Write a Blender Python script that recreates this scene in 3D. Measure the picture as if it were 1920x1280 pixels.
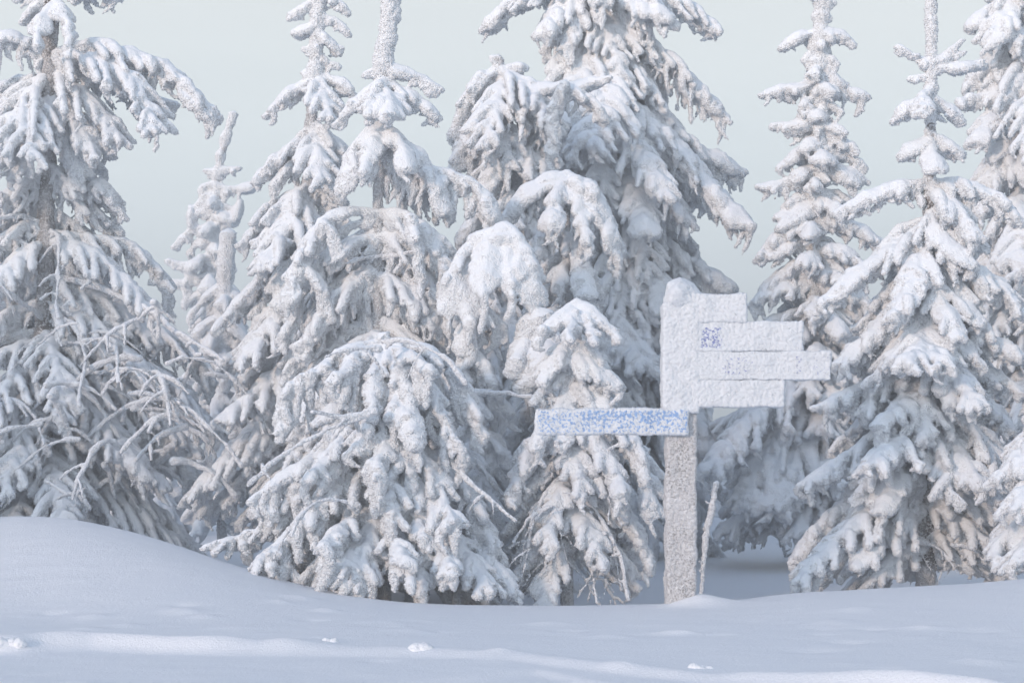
import bpy, math, time
import numpy as np
from mathutils import Vector
T0 = time.time()
scene = bpy.context.scene
for o in list(bpy.data.objects): bpy.data.objects.remove(o)
COL = scene.collection

# ------------------------------------------------------------------ camera, sky, sun, exposure
CAM_Z = 0.96; F = 3733.0; HZ = 850.0        # focal length in photo pixels, row of the horizon
cam_d = bpy.data.cameras.new('camera'); cam = bpy.data.objects.new('camera', cam_d); COL.objects.link(cam)
cam.location = (0, 0, CAM_Z); cam.rotation_euler = (math.radians(90), 0, 0)
cam_d.lens = 70.0; cam_d.sensor_width = 36.0; cam_d.shift_y = (HZ-640)/1920
cam_d.clip_start = 0.1; cam_d.clip_end = 3000
scene.camera = cam
scene.render.resolution_x = 1024; scene.render.resolution_y = 682
scene.view_settings.view_transform = 'Standard'; scene.view_settings.look = 'None'
scene.view_settings.gamma = 1.0; scene.view_settings.exposure = 0.40
scene.cycles.volume_bounces = 0; scene.cycles.max_bounces = 8; scene.cycles.diffuse_bounces = 6     # light wanders a long way between snowy boughs

SUN_EL = math.radians(11); SUN_AZ = math.radians(217)   # azimuth clockwise from +Y: behind the camera, left
w = bpy.data.worlds.new('World'); scene.world = w; w.use_nodes = True
nt = w.node_tree; nt.nodes.clear()
wo = nt.nodes.new('ShaderNodeOutputWorld'); bg = nt.nodes.new('ShaderNodeBackground')
sk = nt.nodes.new('ShaderNodeTexSky'); sk.sky_type = 'NISHITA'; sk.sun_disc = False
sk.sun_elevation = SUN_EL; sk.sun_rotation = SUN_AZ; sk.air_density = 1.0; sk.dust_density = 2.0; sk.ozone_density = 1.5
# a thin pale veil of high cloud over the blue sky
tc = nt.nodes.new('ShaderNodeTexCoord'); mp = nt.nodes.new('ShaderNodeMapping'); mp.inputs['Scale'].default_value = (1.2, 1.2, 9)
nz = nt.nodes.new('ShaderNodeTexNoise'); nz.inputs['Scale'].default_value = 2.2; nz.inputs['Detail'].default_value = 4
rp = nt.nodes.new('ShaderNodeMapRange'); rp.inputs[1].default_value = .3; rp.inputs[2].default_value = .75; rp.inputs[3].default_value = .88; rp.inputs[4].default_value = .98
mx = nt.nodes.new('ShaderNodeMix'); mx.data_type = 'RGBA'
sz = nt.nodes.new('ShaderNodeSeparateXYZ'); nt.links.new(tc.outputs['Generated'], sz.inputs[0])
el = nt.nodes.new('ShaderNodeMapRange'); el.inputs[1].default_value = .25; el.inputs[2].default_value = .75; nt.links.new(sz.outputs[2], el.inputs[0])
vc = nt.nodes.new('ShaderNodeMix'); vc.data_type = 'RGBA'; nt.links.new(el.outputs[0], vc.inputs[0])
el2 = nt.nodes.new('ShaderNodeMapRange'); el2.inputs[1].default_value = .06; el2.inputs[2].default_value = .23; nt.links.new(sz.outputs[2], el2.inputs[0])
lo_ = nt.nodes.new('ShaderNodeMix'); lo_.data_type = 'RGBA'; nt.links.new(el2.outputs[0], lo_.inputs[0]); nt.links.new(lo_.outputs[2], vc.inputs[6])
lo_.inputs[6].default_value = (8.0, 9.2, 9.8, 1); lo_.inputs[7].default_value = (7.6, 8.0, 8.0, 1)
vc.inputs[6].default_value = (7.7, 8.5, 8.9, 1); vc.inputs[7].default_value = (1.9, 2.8, 4.4, 1)   # pale near the horizon, bluer overhead
# the veil glows warm and wide round the low sun
dp = nt.nodes.new('ShaderNodeVectorMath'); dp.operation = 'DOT_PRODUCT'; nt.links.new(tc.outputs['Generated'], dp.inputs[0])
dp.inputs[1].default_value = (math.sin(SUN_AZ)*math.cos(SUN_EL), math.cos(SUN_AZ)*math.cos(SUN_EL), math.sin(SUN_EL))
gl = nt.nodes.new('ShaderNodeMapRange'); gl.interpolation_type = 'SMOOTHSTEP'; gl.inputs[1].default_value = .1; gl.inputs[2].default_value = 1.0; nt.links.new(dp.outputs['Value'], gl.inputs[0])
gc = nt.nodes.new('ShaderNodeMix'); gc.data_type = 'RGBA'; nt.links.new(gl.outputs[0], gc.inputs[0])
gc.inputs[6].default_value = (1, 1, 1, 1); gc.inputs[7].default_value = (2.2, 2.15, 2.15, 1)
gm = nt.nodes.new('ShaderNodeMix'); gm.data_type = 'RGBA'; gm.blend_type = 'MULTIPLY'; gm.inputs[0].default_value = 1; gm.clamp_result = False
nt.links.new(vc.outputs[2], gm.inputs[6]); nt.links.new(gc.outputs[2], gm.inputs[7])
nt.links.new(gm.outputs[2], mx.inputs[7])
nt.links.new(tc.outputs['Generated'], mp.inputs[0]); nt.links.new(mp.outputs[0], nz.inputs['Vector'])
nt.links.new(nz.outputs['Fac'], rp.inputs[0]); nt.links.new(rp.outputs[0], mx.inputs[0])
nt.links.new(sk.outputs[0], mx.inputs[6]); nt.links.new(mx.outputs[2], bg.inputs[0])
bg.inputs[1].default_value = 0.10
nt.links.new(bg.outputs[0], wo.inputs[0])

sd = bpy.data.lights.new('sun', 'SUN'); sd.energy = 2.2; sd.angle = math.radians(7); sd.color = (1.0, .76, .61)
sun = bpy.data.objects.new('sun', sd); COL.objects.link(sun)
dv = Vector((math.sin(SUN_AZ)*math.cos(SUN_EL), math.cos(SUN_AZ)*math.cos(SUN_EL), math.sin(SUN_EL)))
sun.rotation_euler = dv.to_track_quat('Z', 'Y').to_euler()

# ------------------------------------------------------------------ helpers
def at(px, py, Y):
    return np.array([(px-960)/F*Y, Y, CAM_Z-(py-HZ)/F*Y])

def hsh(ix, iy, iz, s):
    h = (ix.astype(np.int64)*73856093) ^ (iy.astype(np.int64)*19349663) ^ (iz.astype(np.int64)*83492791) ^ (s*2654435)
    h = (h ^ (h >> 13)) * 1274126177
    h = (h ^ (h >> 16)) & 0xffffff
    return h / float(0xffffff)

def vnoise(P, freq, seed=0):
    Q = P*freq; I = np.floor(Q); f = Q-I; f = f*f*(3-2*f); I = I.astype(np.int64)
    out = 0
    for dx in (0, 1):
        wx = f[:, 0] if dx else 1-f[:, 0]
        for dy in (0, 1):
            wy = f[:, 1] if dy else 1-f[:, 1]
            for dz in (0, 1):
                wz = f[:, 2] if dz else 1-f[:, 2]
                out = out + wx*wy*wz*hsh(I[:, 0]+dx, I[:, 1]+dy, I[:, 2]+dz, seed)
    return out

def crumbs(P, freq, seed=0):
    """rounded popcorn bumps: 1 at a lump's centre, 0 in the crease between lumps"""
    Q = P*freq; I = np.floor(Q).astype(np.int64); f = Q-I
    best = np.full(len(P), 9.0)
    for dx in (-1, 0, 1):
        for dy in (-1, 0, 1):
            for dz in (-1, 0, 1):
                a = I[:, 0]+dx; b = I[:, 1]+dy; c = I[:, 2]+dz
                d = (dx+hsh(a, b, c, seed)-f[:, 0])**2 + (dy+hsh(a, b, c, seed+7)-f[:, 1])**2 + (dz+hsh(a, b, c, seed+13)-f[:, 2])**2
                best = np.minimum(best, d)
    return np.clip(1-best/0.75, 0, 1)

def mesh_np(name, V, Fc, mat, parent=None, smooth=True):
    """V (n,3); Fc list of int arrays (m,3) or (m,4)"""
    me = bpy.data.meshes.new(name)
    Fc = [f for f in Fc if len(f)]
    loops = np.concatenate([f.ravel() for f in Fc]).astype(np.int32)
    sizes = np.concatenate([np.full(len(f), f.shape[1]) for f in Fc])
    starts = np.concatenate([[0], np.cumsum(sizes)[:-1]]).astype(np.int32)
    me.vertices.add(len(V)); me.vertices.foreach_set('co', V.astype(np.float32).ravel())
    me.loops.add(len(loops)); me.loops.foreach_set('vertex_index', loops)
    me.polygons.add(len(sizes)); me.polygons.foreach_set('loop_start', starts)
    me.update(calc_edges=True); me.validate()
    if smooth: me.polygons.foreach_set('use_smooth', np.ones(len(me.polygons), bool))
    if mat: me.materials.append(mat)
    o = bpy.data.objects.new(name, me); COL.objects.link(o)
    if parent is not None:
        o.parent = parent; o.location = -parent.location
    return o

def tag(o, label=None, cat=None, group=None, kind=None):
    if label: o['label'] = label
    if cat: o['category'] = cat
    if group: o['group'] = group
    if kind: o['kind'] = kind
    return o

def thing(name, loc, label, cat, group=None):
    o = bpy.data.objects.new(name, None); COL.objects.link(o); o.location = Vector([float(c) for c in loc])
    o.empty_display_size = .2
    return tag(o, label, cat, group)

class Tubes:
    """collects chains (points, radii); builds them as closed tubes in one go"""
    K = 8
    def __init__(s): s.P = []; s.R = []
    def add(s, pts, rad):
        pts = np.asarray(pts, float); rad = np.asarray(rad, float)*np.ones(len(pts))
        s.P.append(pts); s.R.append(rad)
    def build(s):
        Vs = []; Q = []; Tr = []; base = 0; K = s.K
        ang = np.arange(K)*2*np.pi/K
        for P, R in zip(s.P, s.R):
            n = len(P)
            T = np.gradient(P, axis=0); T /= np.linalg.norm(T, axis=1)[:, None]+1e-9
            ref = np.array([0, 1., 0]) if abs(T[0, 1]) < .8 else np.array([1., 0, 0])
            A = np.cross(T, ref); A /= np.linalg.norm(A, axis=1)[:, None]+1e-9
            B = np.cross(T, A)
            V = P[:, None] + R[:, None, None]*(np.cos(ang)[None, :, None]*A[:, None] + np.sin(ang)[None, :, None]*B[:, None])
            Vs.append(V.reshape(-1, 3)); Vs.append((P[0]-T[0]*R[0]*.7)[None]); Vs.append((P[-1]+T[-1]*R[-1]*.9)[None])
            i = np.arange(n-1)[:, None]*K; j = np.arange(K)[None]; j2 = (j+1) % K
            Q.append(np.stack([i+j, i+j2, i+K+j2, i+K+j], -1).reshape(-1, 4)+base)
            a = np.arange(K); b = (a+1) % K
            Tr.append(np.stack([np.full(K, n*K), b, a], -1)+base)
            Tr.append(np.stack([np.full(K, n*K+1), (n-1)*K+a, (n-1)*K+b], -1)+base)
            base += n*K+2
        return np.concatenate(Vs), [np.concatenate(Q), np.concatenate(Tr)]

def remesh(V, Fc, voxel):
    o = mesh_np('work', V, Fc, None)
    m = o.modifiers.new('r', 'REMESH'); m.mode = 'VOXEL'; m.voxel_size = voxel; m.adaptivity = 0
    dg = bpy.context.evaluated_depsgraph_get(); ev = o.evaluated_get(dg); me = ev.to_mesh()
    n = len(me.vertices); V2 = np.empty(n*3, np.float32); me.vertices.foreach_get('co', V2); V2 = V2.reshape(-1, 3).astype(float)
    L = np.empty(len(me.loops), np.int32); me.loops.foreach_get('vertex_index', L)
    tot = np.empty(len(me.polygons), np.int32); me.polygons.foreach_get('loop_total', tot)
    assert (tot == 4).all()
    q = L.reshape(-1, 4).copy()
    ev.to_mesh_clear(); old = o.data; bpy.data.objects.remove(o); bpy.data.meshes.remove(old)
    return V2, q

def vnormals(V, q):
    n = np.cross(V[q[:, 2]]-V[q[:, 0]], V[q[:, 3]]-V[q[:, 1]])
    out = np.stack([sum(np.bincount(q[:, k], n[:, c], len(V)) for k in range(4)) for c in range(3)], -1)
    return out/(np.linalg.norm(out, axis=1)[:, None]+1e-12)

def smooth_mesh(V, q, it, f=.5):
    cnt = sum(np.bincount(q[:, k], minlength=len(V)) for k in range(4))*2.0
    for _ in range(it):
        S = np.zeros_like(V)
        for c in range(3):
            s = 0
            for k in range(4):
                s = s+np.bincount(q[:, k], V[q[:, (k+1) % 4], c]+V[q[:, (k-1) % 4], c], len(V))
            S[:, c] = s/np.maximum(cnt, 1)
        V = V+(S-V)*f
    return V

def sstep(x, a, b):
    t = np.clip((x-a)/(b-a), 0, 1); return t*t*(3-2*t)

def frost(name, tb, mat, parent, voxel, rough=1.0, spikes=0, seed=0, it=2, top=.25):
    """fuse tubes into one snow-and-rime surface: smooth drifted snow on top, crumbly rime on the sides"""
    V, Fc = tb.build()
    V, q = remesh(V, Fc, voxel)
    V = smooth_mesh(V, q, it)
    N = vnormals(V, q)
    if (np.einsum('ij,ij->i', N, V-V.mean(0)).mean()) < 0: N = -N
    low = vnoise(V, 9, seed)
    side = 1-sstep(N[:, 2]+(low-.5)*.5, .12, .62)*(1-top)
    c1 = crumbs(V, 28, seed+1); c2 = crumbs(V, 50, seed+2)
    d = rough*side*(.015*(c1-.35)+.010*(c2-.4)) + (low-.5)*.024 + .008*(vnoise(V, 24, seed+5)-.5)
    V = V+N*d[:, None]
    V = smooth_mesh(V, q, 1, .25)
    faces = [q]
    if spikes:
        rng = np.random.default_rng(seed+99)
        e = np.cross(V[q[:, 2]]-V[q[:, 0]], V[q[:, 3]]-V[q[:, 1]]); ar = np.linalg.norm(e, axis=1)
        fn = N[q[:, 0]]
        wgt = ar*np.clip(side[q[:, 0]]-.3, 0, 1); n = int(spikes*wgt.sum()*.5)
        idx = rng.choice(len(q), n, p=wgt/wgt.sum())
        c = V[q[idx]].mean(1); nn = fn[idx]+rng.normal(0, .45, (n, 3)); nn[:, 2] -= .15
        nn /= np.linalg.norm(nn, axis=1)[:, None]
        t1 = np.cross(nn, rng.normal(0, 1, (n, 3))); t1 /= np.linalg.norm(t1, axis=1)[:, None]+1e-9; t2 = np.cross(nn, t1)
        L = rng.uniform(.006, .016, n)[:, None]*rough; r = rng.uniform(.0045, .0085, n)[:, None]
        c = c-nn*.004
        S = np.stack([c+t1*r, c-t1*r*.5+t2*r*.87, c-t1*r*.5-t2*r*.87,
                      c+nn*L*.6+t1*r*.9, c+nn*L*.6-t1*r*.45+t2*r*.8, c+nn*L*.6-t1*r*.45-t2*r*.8, c+nn*L], 1).reshape(-1, 3)
        b = len(V)+np.arange(n)[:, None]*7
        quads = np.concatenate([b+np.array([[0, 1, 4, 3]]), b+np.array([[1, 2, 5, 4]]), b+np.array([[2, 0, 3, 5]])])
        tris = np.concatenate([b+np.array([[3, 4, 6]]), b+np.array([[4, 5, 6]]), b+np.array([[5, 3, 6]])])
        V = np.concatenate([V, S]); faces = [q, quads, tris]
    o = mesh_np(name, V, faces, mat, parent)
    return o

# ------------------------------------------------------------------ materials
def newmat(name):
    m = bpy.data.materials.new(name); m.use_nodes = True; t = m.node_tree; t.nodes.clear()
    out = t.nodes.new('ShaderNodeOutputMaterial'); p = t.nodes.new('ShaderNodeBsdfPrincipled')
    t.links.new(p.outputs[0], out.inputs[0]); return m, t, p
def noise(t, scale, detail=3, rough=.5, vec=None):
    n = t.nodes.new('ShaderNodeTexNoise'); n.inputs['Scale'].default_value = scale; n.inputs['Detail'].default_value = detail
    n.inputs['Roughness'].default_value = rough
    if vec is not None: t.links.new(vec, n.inputs['Vector'])
    return n.outputs['Fac']
def rng_(t, v, a, b, c=0., d=1.):
    r = t.nodes.new('ShaderNodeMapRange'); r.inputs[1].default_value = a; r.inputs[2].default_value = b
    r.inputs[3].default_value = c; r.inputs[4].default_value = d; t.links.new(v, r.inputs[0]); return r.outputs[0]
def mixc(t, f, a, b):
    m = t.nodes.new('ShaderNodeMix'); m.data_type = 'RGBA'
    if hasattr(f, 'is_output'): t.links.new(f, m.inputs[0])
    else: m.inputs[0].default_value = f
    for k, c in ((6, a), (7, b)):
        if hasattr(c, 'is_output'): t.links.new(c, m.inputs[k])
        else: m.inputs[k].default_value = (*c, 1)
    return m.outputs[2]
def mul(t, a, b, op='MULTIPLY'):
    m = t.nodes.new('ShaderNodeMath'); m.operation = op
    for k, c in ((0, a), (1, b)):
        if hasattr(c, 'is_output'): t.links.new(c, m.inputs[k])
        else: m.inputs[k].default_value = c
    return m.outputs[0]
def bump(t, p, h, dist, strength=1.0):
    b = t.nodes.new('ShaderNodeBump'); b.inputs['Distance'].default_value = dist; b.inputs['Strength'].default_value = strength
    t.links.new(h, b.inputs['Height']); t.links.new(b.outputs[0], p.inputs['Normal'])
def wpos(t):
    g = t.nodes.new('ShaderNodeNewGeometry'); return g.outputs['Position']
def soft(p, w_):                 # light seeps through snow and rime, blue the farthest
    p.inputs['Subsurface Weight'].default_value = w_; p.inputs['Subsurface Radius'].default_value = (.6, .8, 1.0); p.inputs['Subsurface Scale'].default_value = .014
def snowy(name, white=(.80, .80, .82), under=(.20, .20, .19), amount=.5, lo=.5, hi=.66, bscale=75, bd=.006, speck=60, ssw=0):
    m, t, p = newmat(name); pos = wpos(t)
    f1 = rng_(t, noise(t, speck, 3, .6, pos), lo, hi); f2 = rng_(t, noise(t, 4, 2, .5, pos), .35, .65)
    f = mul(t, mul(t, f1, f2), amount)
    tone = mixc(t, noise(t, 2.2, 2, .5, pos), white, tuple(c*.93 for c in white))
    t.links.new(mixc(t, f, tone, under), p.inputs['Base Color'])
    if ssw: soft(p, ssw)
    p.inputs['Roughness'].default_value = .75; p.inputs['Specular IOR Level'].default_value = .25
    vo = t.nodes.new('ShaderNodeTexVoronoi'); vo.feature = 'SMOOTH_F1'; vo.inputs['Scale'].default_value = bscale; vo.inputs['Smoothness'].default_value = .3
    t.links.new(pos, vo.inputs['Vector'])
    hgt = mul(t, mul(t, vo.outputs['Distance'], -1.0), mul(t, noise(t, bscale*1.6, 3, .6, pos), .8), 'ADD')
    ge = t.nodes.new('ShaderNodeNewGeometry'); s3 = t.nodes.new('ShaderNodeSeparateXYZ'); t.links.new(ge.outputs['Normal'], s3.inputs[0])
    k = rng_(t, s3.outputs[2], .2, .75, 1.0, .25)      # loose snow on top is smoother than the rime on the sides
    b = t.nodes.new('ShaderNodeBump'); b.inputs['Distance'].default_value = bd*1.9
    t.links.new(k, b.inputs['Strength']); t.links.new(hgt, b.inputs['Height']); t.links.new(b.outputs[0], p.inputs['Normal'])
    return m
M_CROWN = snowy('rime_and_snow', white=(.885,.915,.95), under=(.40,.44,.50), amount=.15, ssw=0)
M_FAR = snowy('rime_far', white=(.885,.915,.95), under=(.40,.44,.50), amount=.15, ssw=0)
M_BARK = snowy('frosted_bark', under=(.09, .07, .062), amount=1.0, lo=.40, hi=.50, speck=48, bd=.01)
M_WHITEBARK = snowy('rime_covered_bark', white=(.86,.88,.91), under=(.20, .19, .19), amount=.55, lo=.46, hi=.6, speck=55, bd=.01)
M_TWIG = snowy('rimed_twig', white=(.87,.895,.93), under=(.3, .31, .33), amount=.5, ssw=0, lo=.46, hi=.6, speck=70)
m, t, p = newmat('snow_ground'); pos = wpos(t)
t.links.new(mixc(t, noise(t, 1.5, 3, .5, pos), (.885, .905, .94), (.87, .89, .93)), p.inputs['Base Color'])
p.inputs['Roughness'].default_value = .6; p.inputs['Specular IOR Level'].default_value = .3
mpn = t.nodes.new('ShaderNodeMapping'); mpn.inputs['Scale'].default_value = (1, 1.3, 1); t.links.new(pos, mpn.inputs[0])
hh = mul(t, mul(t, noise(t, 60, 6, .7, pos), .007), mul(t, noise(t, 4, 3, .5, mpn.outputs[0]), .012), 'ADD')
bump(t, p, hh, 1.0); M_SNOW = m

# ------------------------------------------------------------------ ground: one snow sheet to the horizon
crest_px = np.array([-900, -300, 0, 60, 110, 200, 300, 400, 500, 600, 700, 850, 1000, 1150, 1270, 1380, 1480, 1600, 1700, 1850, 1920, 2200, 2900.])
crest_py = np.array([1010, 985, 968, 966, 967, 984, 1012, 1048, 1081, 1108, 1127, 1137, 1139, 1137, 1134, 1131, 1113, 1108, 1101, 1095, 1086, 1075, 1070.])
def ground_z(X, Y):
    X = np.asarray(X, float); Y = np.asarray(Y, float)
    px = 960+X/np.clip(Y, 9, 16)*F
    Yc = np.interp(px, [-900, 0, 400, 700, 2900], [15.4, 15.0, 13.7, 12.9, 12.9])
    pxc = 960+X/Yc*F
    c = CAM_Z-(np.interp(pxc, crest_px, crest_py)-HZ)/F*Yc
    # smooth the piecewise crest
    for d in (-60, -30, 30, 60):
        c = c+CAM_Z-(np.interp(pxc+d, crest_px, crest_py)-HZ)/F*Yc
    c = c/5
    Yf = np.interp(px, [-900, 0, 500, 900], [11.3, 11.4, 10.6, 10.2])
    f = sstep(Y, Yf, Yc)
    front = (-0.02)*(1-f)+c*f
    back = np.interp(Y, [12, 15, 18, 20.5, 22, 26, 40, 120, 400, 3000], [-.17, -.16, -.05, .02, .12, .12, -.8, -8, -40, -60])
    g = sstep(Y, Yc, Yc+1.6)
    z = np.where(Y < Yc, front, c*(1-g)+back*g)
    P = np.stack([X, Y*.6, 0*X], -1).reshape(-1, 3)
    amp = np.clip(1-(Y-20)/30, 0, 1)
    z = z+((vnoise(P, .9, 3)-.5)*.03+(vnoise(P, 2.3, 4)-.5)*.012).reshape(X.shape)*amp*np.clip(np.abs(Y-Yc)/1.0+.15, 0, 1)
    # packed trail in front of a low soft ridge
    tp = np.interp(px, [0, 170, 390, 600, 780, 960, 1040, 1200, 1400, 1600, 1900], [1206, 1202, 1209, 1211, 1213, 1220, 1230, 1244, 1262, 1276, 1300])
    Yt = CAM_Z*F/(tp-HZ)
    P2 = np.stack([X, 0*X, 0*X], -1).reshape(-1, 3)
    along = (.12+.88*sstep(vnoise(P2, 1.7, 8), .38, .8)+.3*(vnoise(P2, 7, 9)-.5)).reshape(X.shape)
    d = Y-Yt
    z = z-.024*sstep(-d, -.02, .14)+.055*along*np.exp(-((d-.07)/.08)**2)
    # second faint trail edge low in the frame
    d2 = Y-CAM_Z*F/(np.interp(px, [0, 400, 1000, 1100, 1300], [1300, 1290, 1238, 1255, 1300])-HZ)
    z = z-.02*sstep(-d2, -.05, .15)*(px > 300)
    for (a, b, r, h) in ((345, 1155, .09, .02), (385, 1160, .06, .018), (175, 1158, .07, .018), (525, 1143, .06, .016), (565, 1136, .09, .018), (612, 1149, .06, .018), (240, 1170, .07, .012), (165, 1174, .07, .012), (1300, 1130, .13, .05), (1335, 1132, .16, .035), (150, 1262, .1, .02), (1160, 1240, .08, .02), (600, 1197, .05, .02), (430, 1203, .16, .03), (560, 1203, .16, .03), (20, 1207, .09, .05), (1160, 1282, .2, .02), (1700, 1272, .2, .02), (100, 1197, .3, .012)):
        Yb = CAM_Z*F/(b-HZ) if b < 1125 or b > 1140 or a < 1200 else 12.8
        Xb = (a-960)/F*Yb
        z = z+h*np.exp(-((X-Xb)/(r*1.25))**2-((Y-Yb)/r)**2)
    rr = np.random.default_rng(77)
    for k in range(46):
        Xb = rr.uniform(-2.9, 2.9); Yb = 11.15-.28*Xb*.5+rr.normal(0, .30) if k % 2 else rr.uniform(9.0, 12.0); r = rr.uniform(.035, .10); h = rr.uniform(.006, .018)*rr.choice([1, 1, -1])
        z = z+h*np.exp(-((X-Xb)/(r*1.6))**2-((Y-Yb)/r)**2)
    # bank and buried log in front of the far trees
    P3 = np.stack([X, Y, 0*X], -1).reshape(-1, 3)
    z = z+.20*np.exp(-((Y-21.7-.25*np.sin(X*1.7))/.55)**2)*(.55+.7*vnoise(P3, 1.1, 21)).reshape(X.shape)*sstep(X, .9, 1.6)
    return z
def axis(lo, hi, step, far, grow=1.12):
    a = list(np.arange(lo, hi, step)); s = step; b = a[-1]; c = a[0]
    up = []; dn = []
    while b < far: s *= grow; b += s; up.append(b)
    s = step
    while c > -far: s *= grow; c -= s; dn.append(c)
    return np.array(dn[::-1]+a+up)
xs = axis(-3.6, 3.6, .022, 120); ys = axis(7.5, 15.5, .022, 120, 1.05); ys = ys[ys > -30]
GX, GY = np.meshgrid(xs, ys); GZ = ground_z(GX, GY)
ny, nx = GX.shape; ii = (np.arange(ny-1)[:, None]*nx+np.arange(nx-1)[None]).ravel()
g = mesh_np('ground', np.stack([GX, GY, GZ], -1).reshape(-1, 3), [np.stack([ii, ii+1, ii+nx+1, ii+nx], -1)], M_SNOW)
tag(g, 'smooth drifted snow with a mound on the left and a packed trail', kind='structure')
print('ground', len(GX.ravel()), time.time()-T0)

# ------------------------------------------------------------------ spruces
class Tree:
    def __init__(s, name, label, Y, trunk, seed, cat='tree', group='snow laden spruces', r0=.09, r1=.025, fr=.76, sp=.92):
        s.fr = fr; s.sp = sp
        s.Y = Y; s.rng = np.random.default_rng(seed); s.seed = seed; s.tb = Tubes(); s.bare = []
        s.tr = [at(a, b, Y) for a, b in trunk]; s.r0 = r0; s.r1 = r1
        base = s.tr[-1]; gz = float(ground_z(np.array([base[0]]), np.array([Y]))[0])
        s.tr[-1] = np.array([base[0], Y, gz-.15])
        s.root = thing(name, (base[0], Y, gz), label, cat, group)
        s.name = name
        A = np.array(s.tr); s.tz = A[::-1, 2]; s.tx = A[::-1, 0]
        s.m = Y/F
    def axis_x(s, z): return np.interp(z, s.tz, s.tx)
    def curve(s, pts, n=None):
        P = np.asarray(pts, float); d = np.concatenate([[0], np.cumsum(np.linalg.norm(np.diff(P, axis=0), axis=1))])
        n = n or max(4, int(d[-1]/.06)); t = np.linspace(0, d[-1], n)
        Q = np.stack([np.interp(t, d, P[:, k]) for k in range(3)], -1)
        for _ in range(max(1, n//10)):
            Q[1:-1] = Q[1:-1]*.5+(Q[:-2]+Q[2:])*.25
        return Q, d[-1]
    def finger(s, p, L, out, r=.034):
        rg = s.rng
        n = max(4, int(L/.045)); t = np.linspace(0, 1, n)
        o = np.array([out[0], out[1], 0])+rg.normal(0, .25, 3)*[1, 1, 0]
        sway = rg.normal(0, .03, 2); r = r*s.fr
        P = p+np.outer(t, [0, 0, -L])+np.outer(np.sqrt(t)*L*.16, o)
        P[:, 0] += sway[0]*np.sin(t*4); P[:, 1] += sway[1]*np.sin(t*4+1)
        R = r*(1.05-.45*t**1.5)*(1+rg.uniform(-.22, .22, n)); R[-1] *= .75
        s.tb.add(P, R)
    def limb(s, pts, w=1.0, f=.25, r=.05, snow=1.0, f0=.12, dens=1.0, side=None, sag=.55):
        """a laden limb: spine, side sprays that sag, fingers hanging under all of them"""
        rg = s.rng
        Q, L = s.curve(pts); n = len(Q); r = r*.84
        Q = Q+rg.normal(0, .006, Q.shape)
        t = np.linspace(0, 1, n)
        s.tb.add(Q+[0, 0, .012], r*(1.0-.35*t)*(1+rg.uniform(-.15, .15, n)))
        T = np.gradient(Q, axis=0); T /= np.linalg.norm(T, axis=1)[:, None]+1e-9
        H = T*[1, 1, 0]; H /= np.linalg.norm(H, axis=1)[:, None]+1e-6
        k = 0.0; step = .075*s.sp/dens; pos = f0*L
        while pos < L:
            u = pos/L; i = min(n-1, int(u*(n-1)))
            s.finger(Q[i]+rg.normal(0, .012, 3), f*rg.uniform(.45, 1.15)*(1-.35*u**3), H[i]*.5, rg.uniform(.026, .040)); pos += step*rg.uniform(.7, 1.4)
        # sprays
        if w > 0:
            pos = max(.10*L, .08, f0*L*.8); sgn = 1
            while pos < L*.97:
                u = pos/L; i = min(n-1, int(u*(n-1))); sgn = -sgn
                SL = w*min(L, 1.6)*(.36*(1-u)+.10)*rg.uniform(.7, 1.2)
                S = np.array([-H[i][1], H[i][0], 0])*sgn
                D = H[i]*.75+S*.75+T[i]*[0, 0, .5]
                m = max(3, int(SL/.05)); tt = np.linspace(0, 1, m)
                C = Q[i]+np.outer(tt*SL, D)-np.outer(tt**1.8*SL*sag, [0, 0, 1])
                s.tb.add(C, .036*(1.05-.35*tt)*(1+rg.uniform(-.18, .18, m)))
                if rg.uniform() < .45*snow and SL > .12:     # a pad of loose snow on the spray
                    a_ = int(m*.1); b_ = max(a_+3, int(m*rg.uniform(.6, .95))); b_ = min(b_, m)
                    if b_-a_ >= 3: s.tb.add(C[a_:b_]+[0, 0, .022], r*rg.uniform(.8, 1.15)*np.sin(np.linspace(.6, 2.5, b_-a_)))
                q = .05
                while q < SL:
                    j = min(m-1, int(q/SL*(m-1)))
                    s.finger(C[j], f*rg.uniform(.35, .95)*.8, D*.4, rg.uniform(.024, .036)); q += .085*s.sp/dens*rg.uniform(.7, 1.4)
                pos += .105*s.sp/dens*rg.uniform(.75, 1.3)
        # pillows of loose snow lying along the top
        if snow > 0:
            for _ in range(int(L*2.1*snow+rg.uniform(0, .9))):
                seg = rg.uniform(.16, .42); u = rg.uniform(.12, 1.0)*(1-seg/max(L, seg+.1)*.6); i = int(u*(n-1)); j = min(n-1, i+max(3, int(seg/max(L, .1)*n)))
                if j-i < 3: i = max(0, j-3)
                m = j-i+1; wd = rg.uniform(.7, 2.0)*r; k = max(1, int(round(wd/(r*.7)))); env = np.sin(np.linspace(.55, 2.6, m))
                S = np.stack([-H[i:j+1, 1], H[i:j+1, 0], 0*H[i:j+1, 0]], -1)
                for o_ in range(-k, k+1):
                    v = o_/k*wd*env
                    s.tb.add(Q[i:j+1]+S*v[:, None]+np.stack([0*v, 0*v, r*.35-np.abs(v)**1.5/wd**.5*.75], -1), r*rg.uniform(.85, 1.1)*(1-.25*abs(o_/k))*env)
    def pl(s, pp, dy=0., y0=0., **k):
        """limb through photo points; dy is how far the tip stands from the trunk's plane (minus = nearer)"""
        n = len(pp); t = np.linspace(0, 1, n)
        s.limb([at(a, b, s.Y+y0+dy*u) for (a, b), u in zip(pp, t)], **k)
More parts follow.
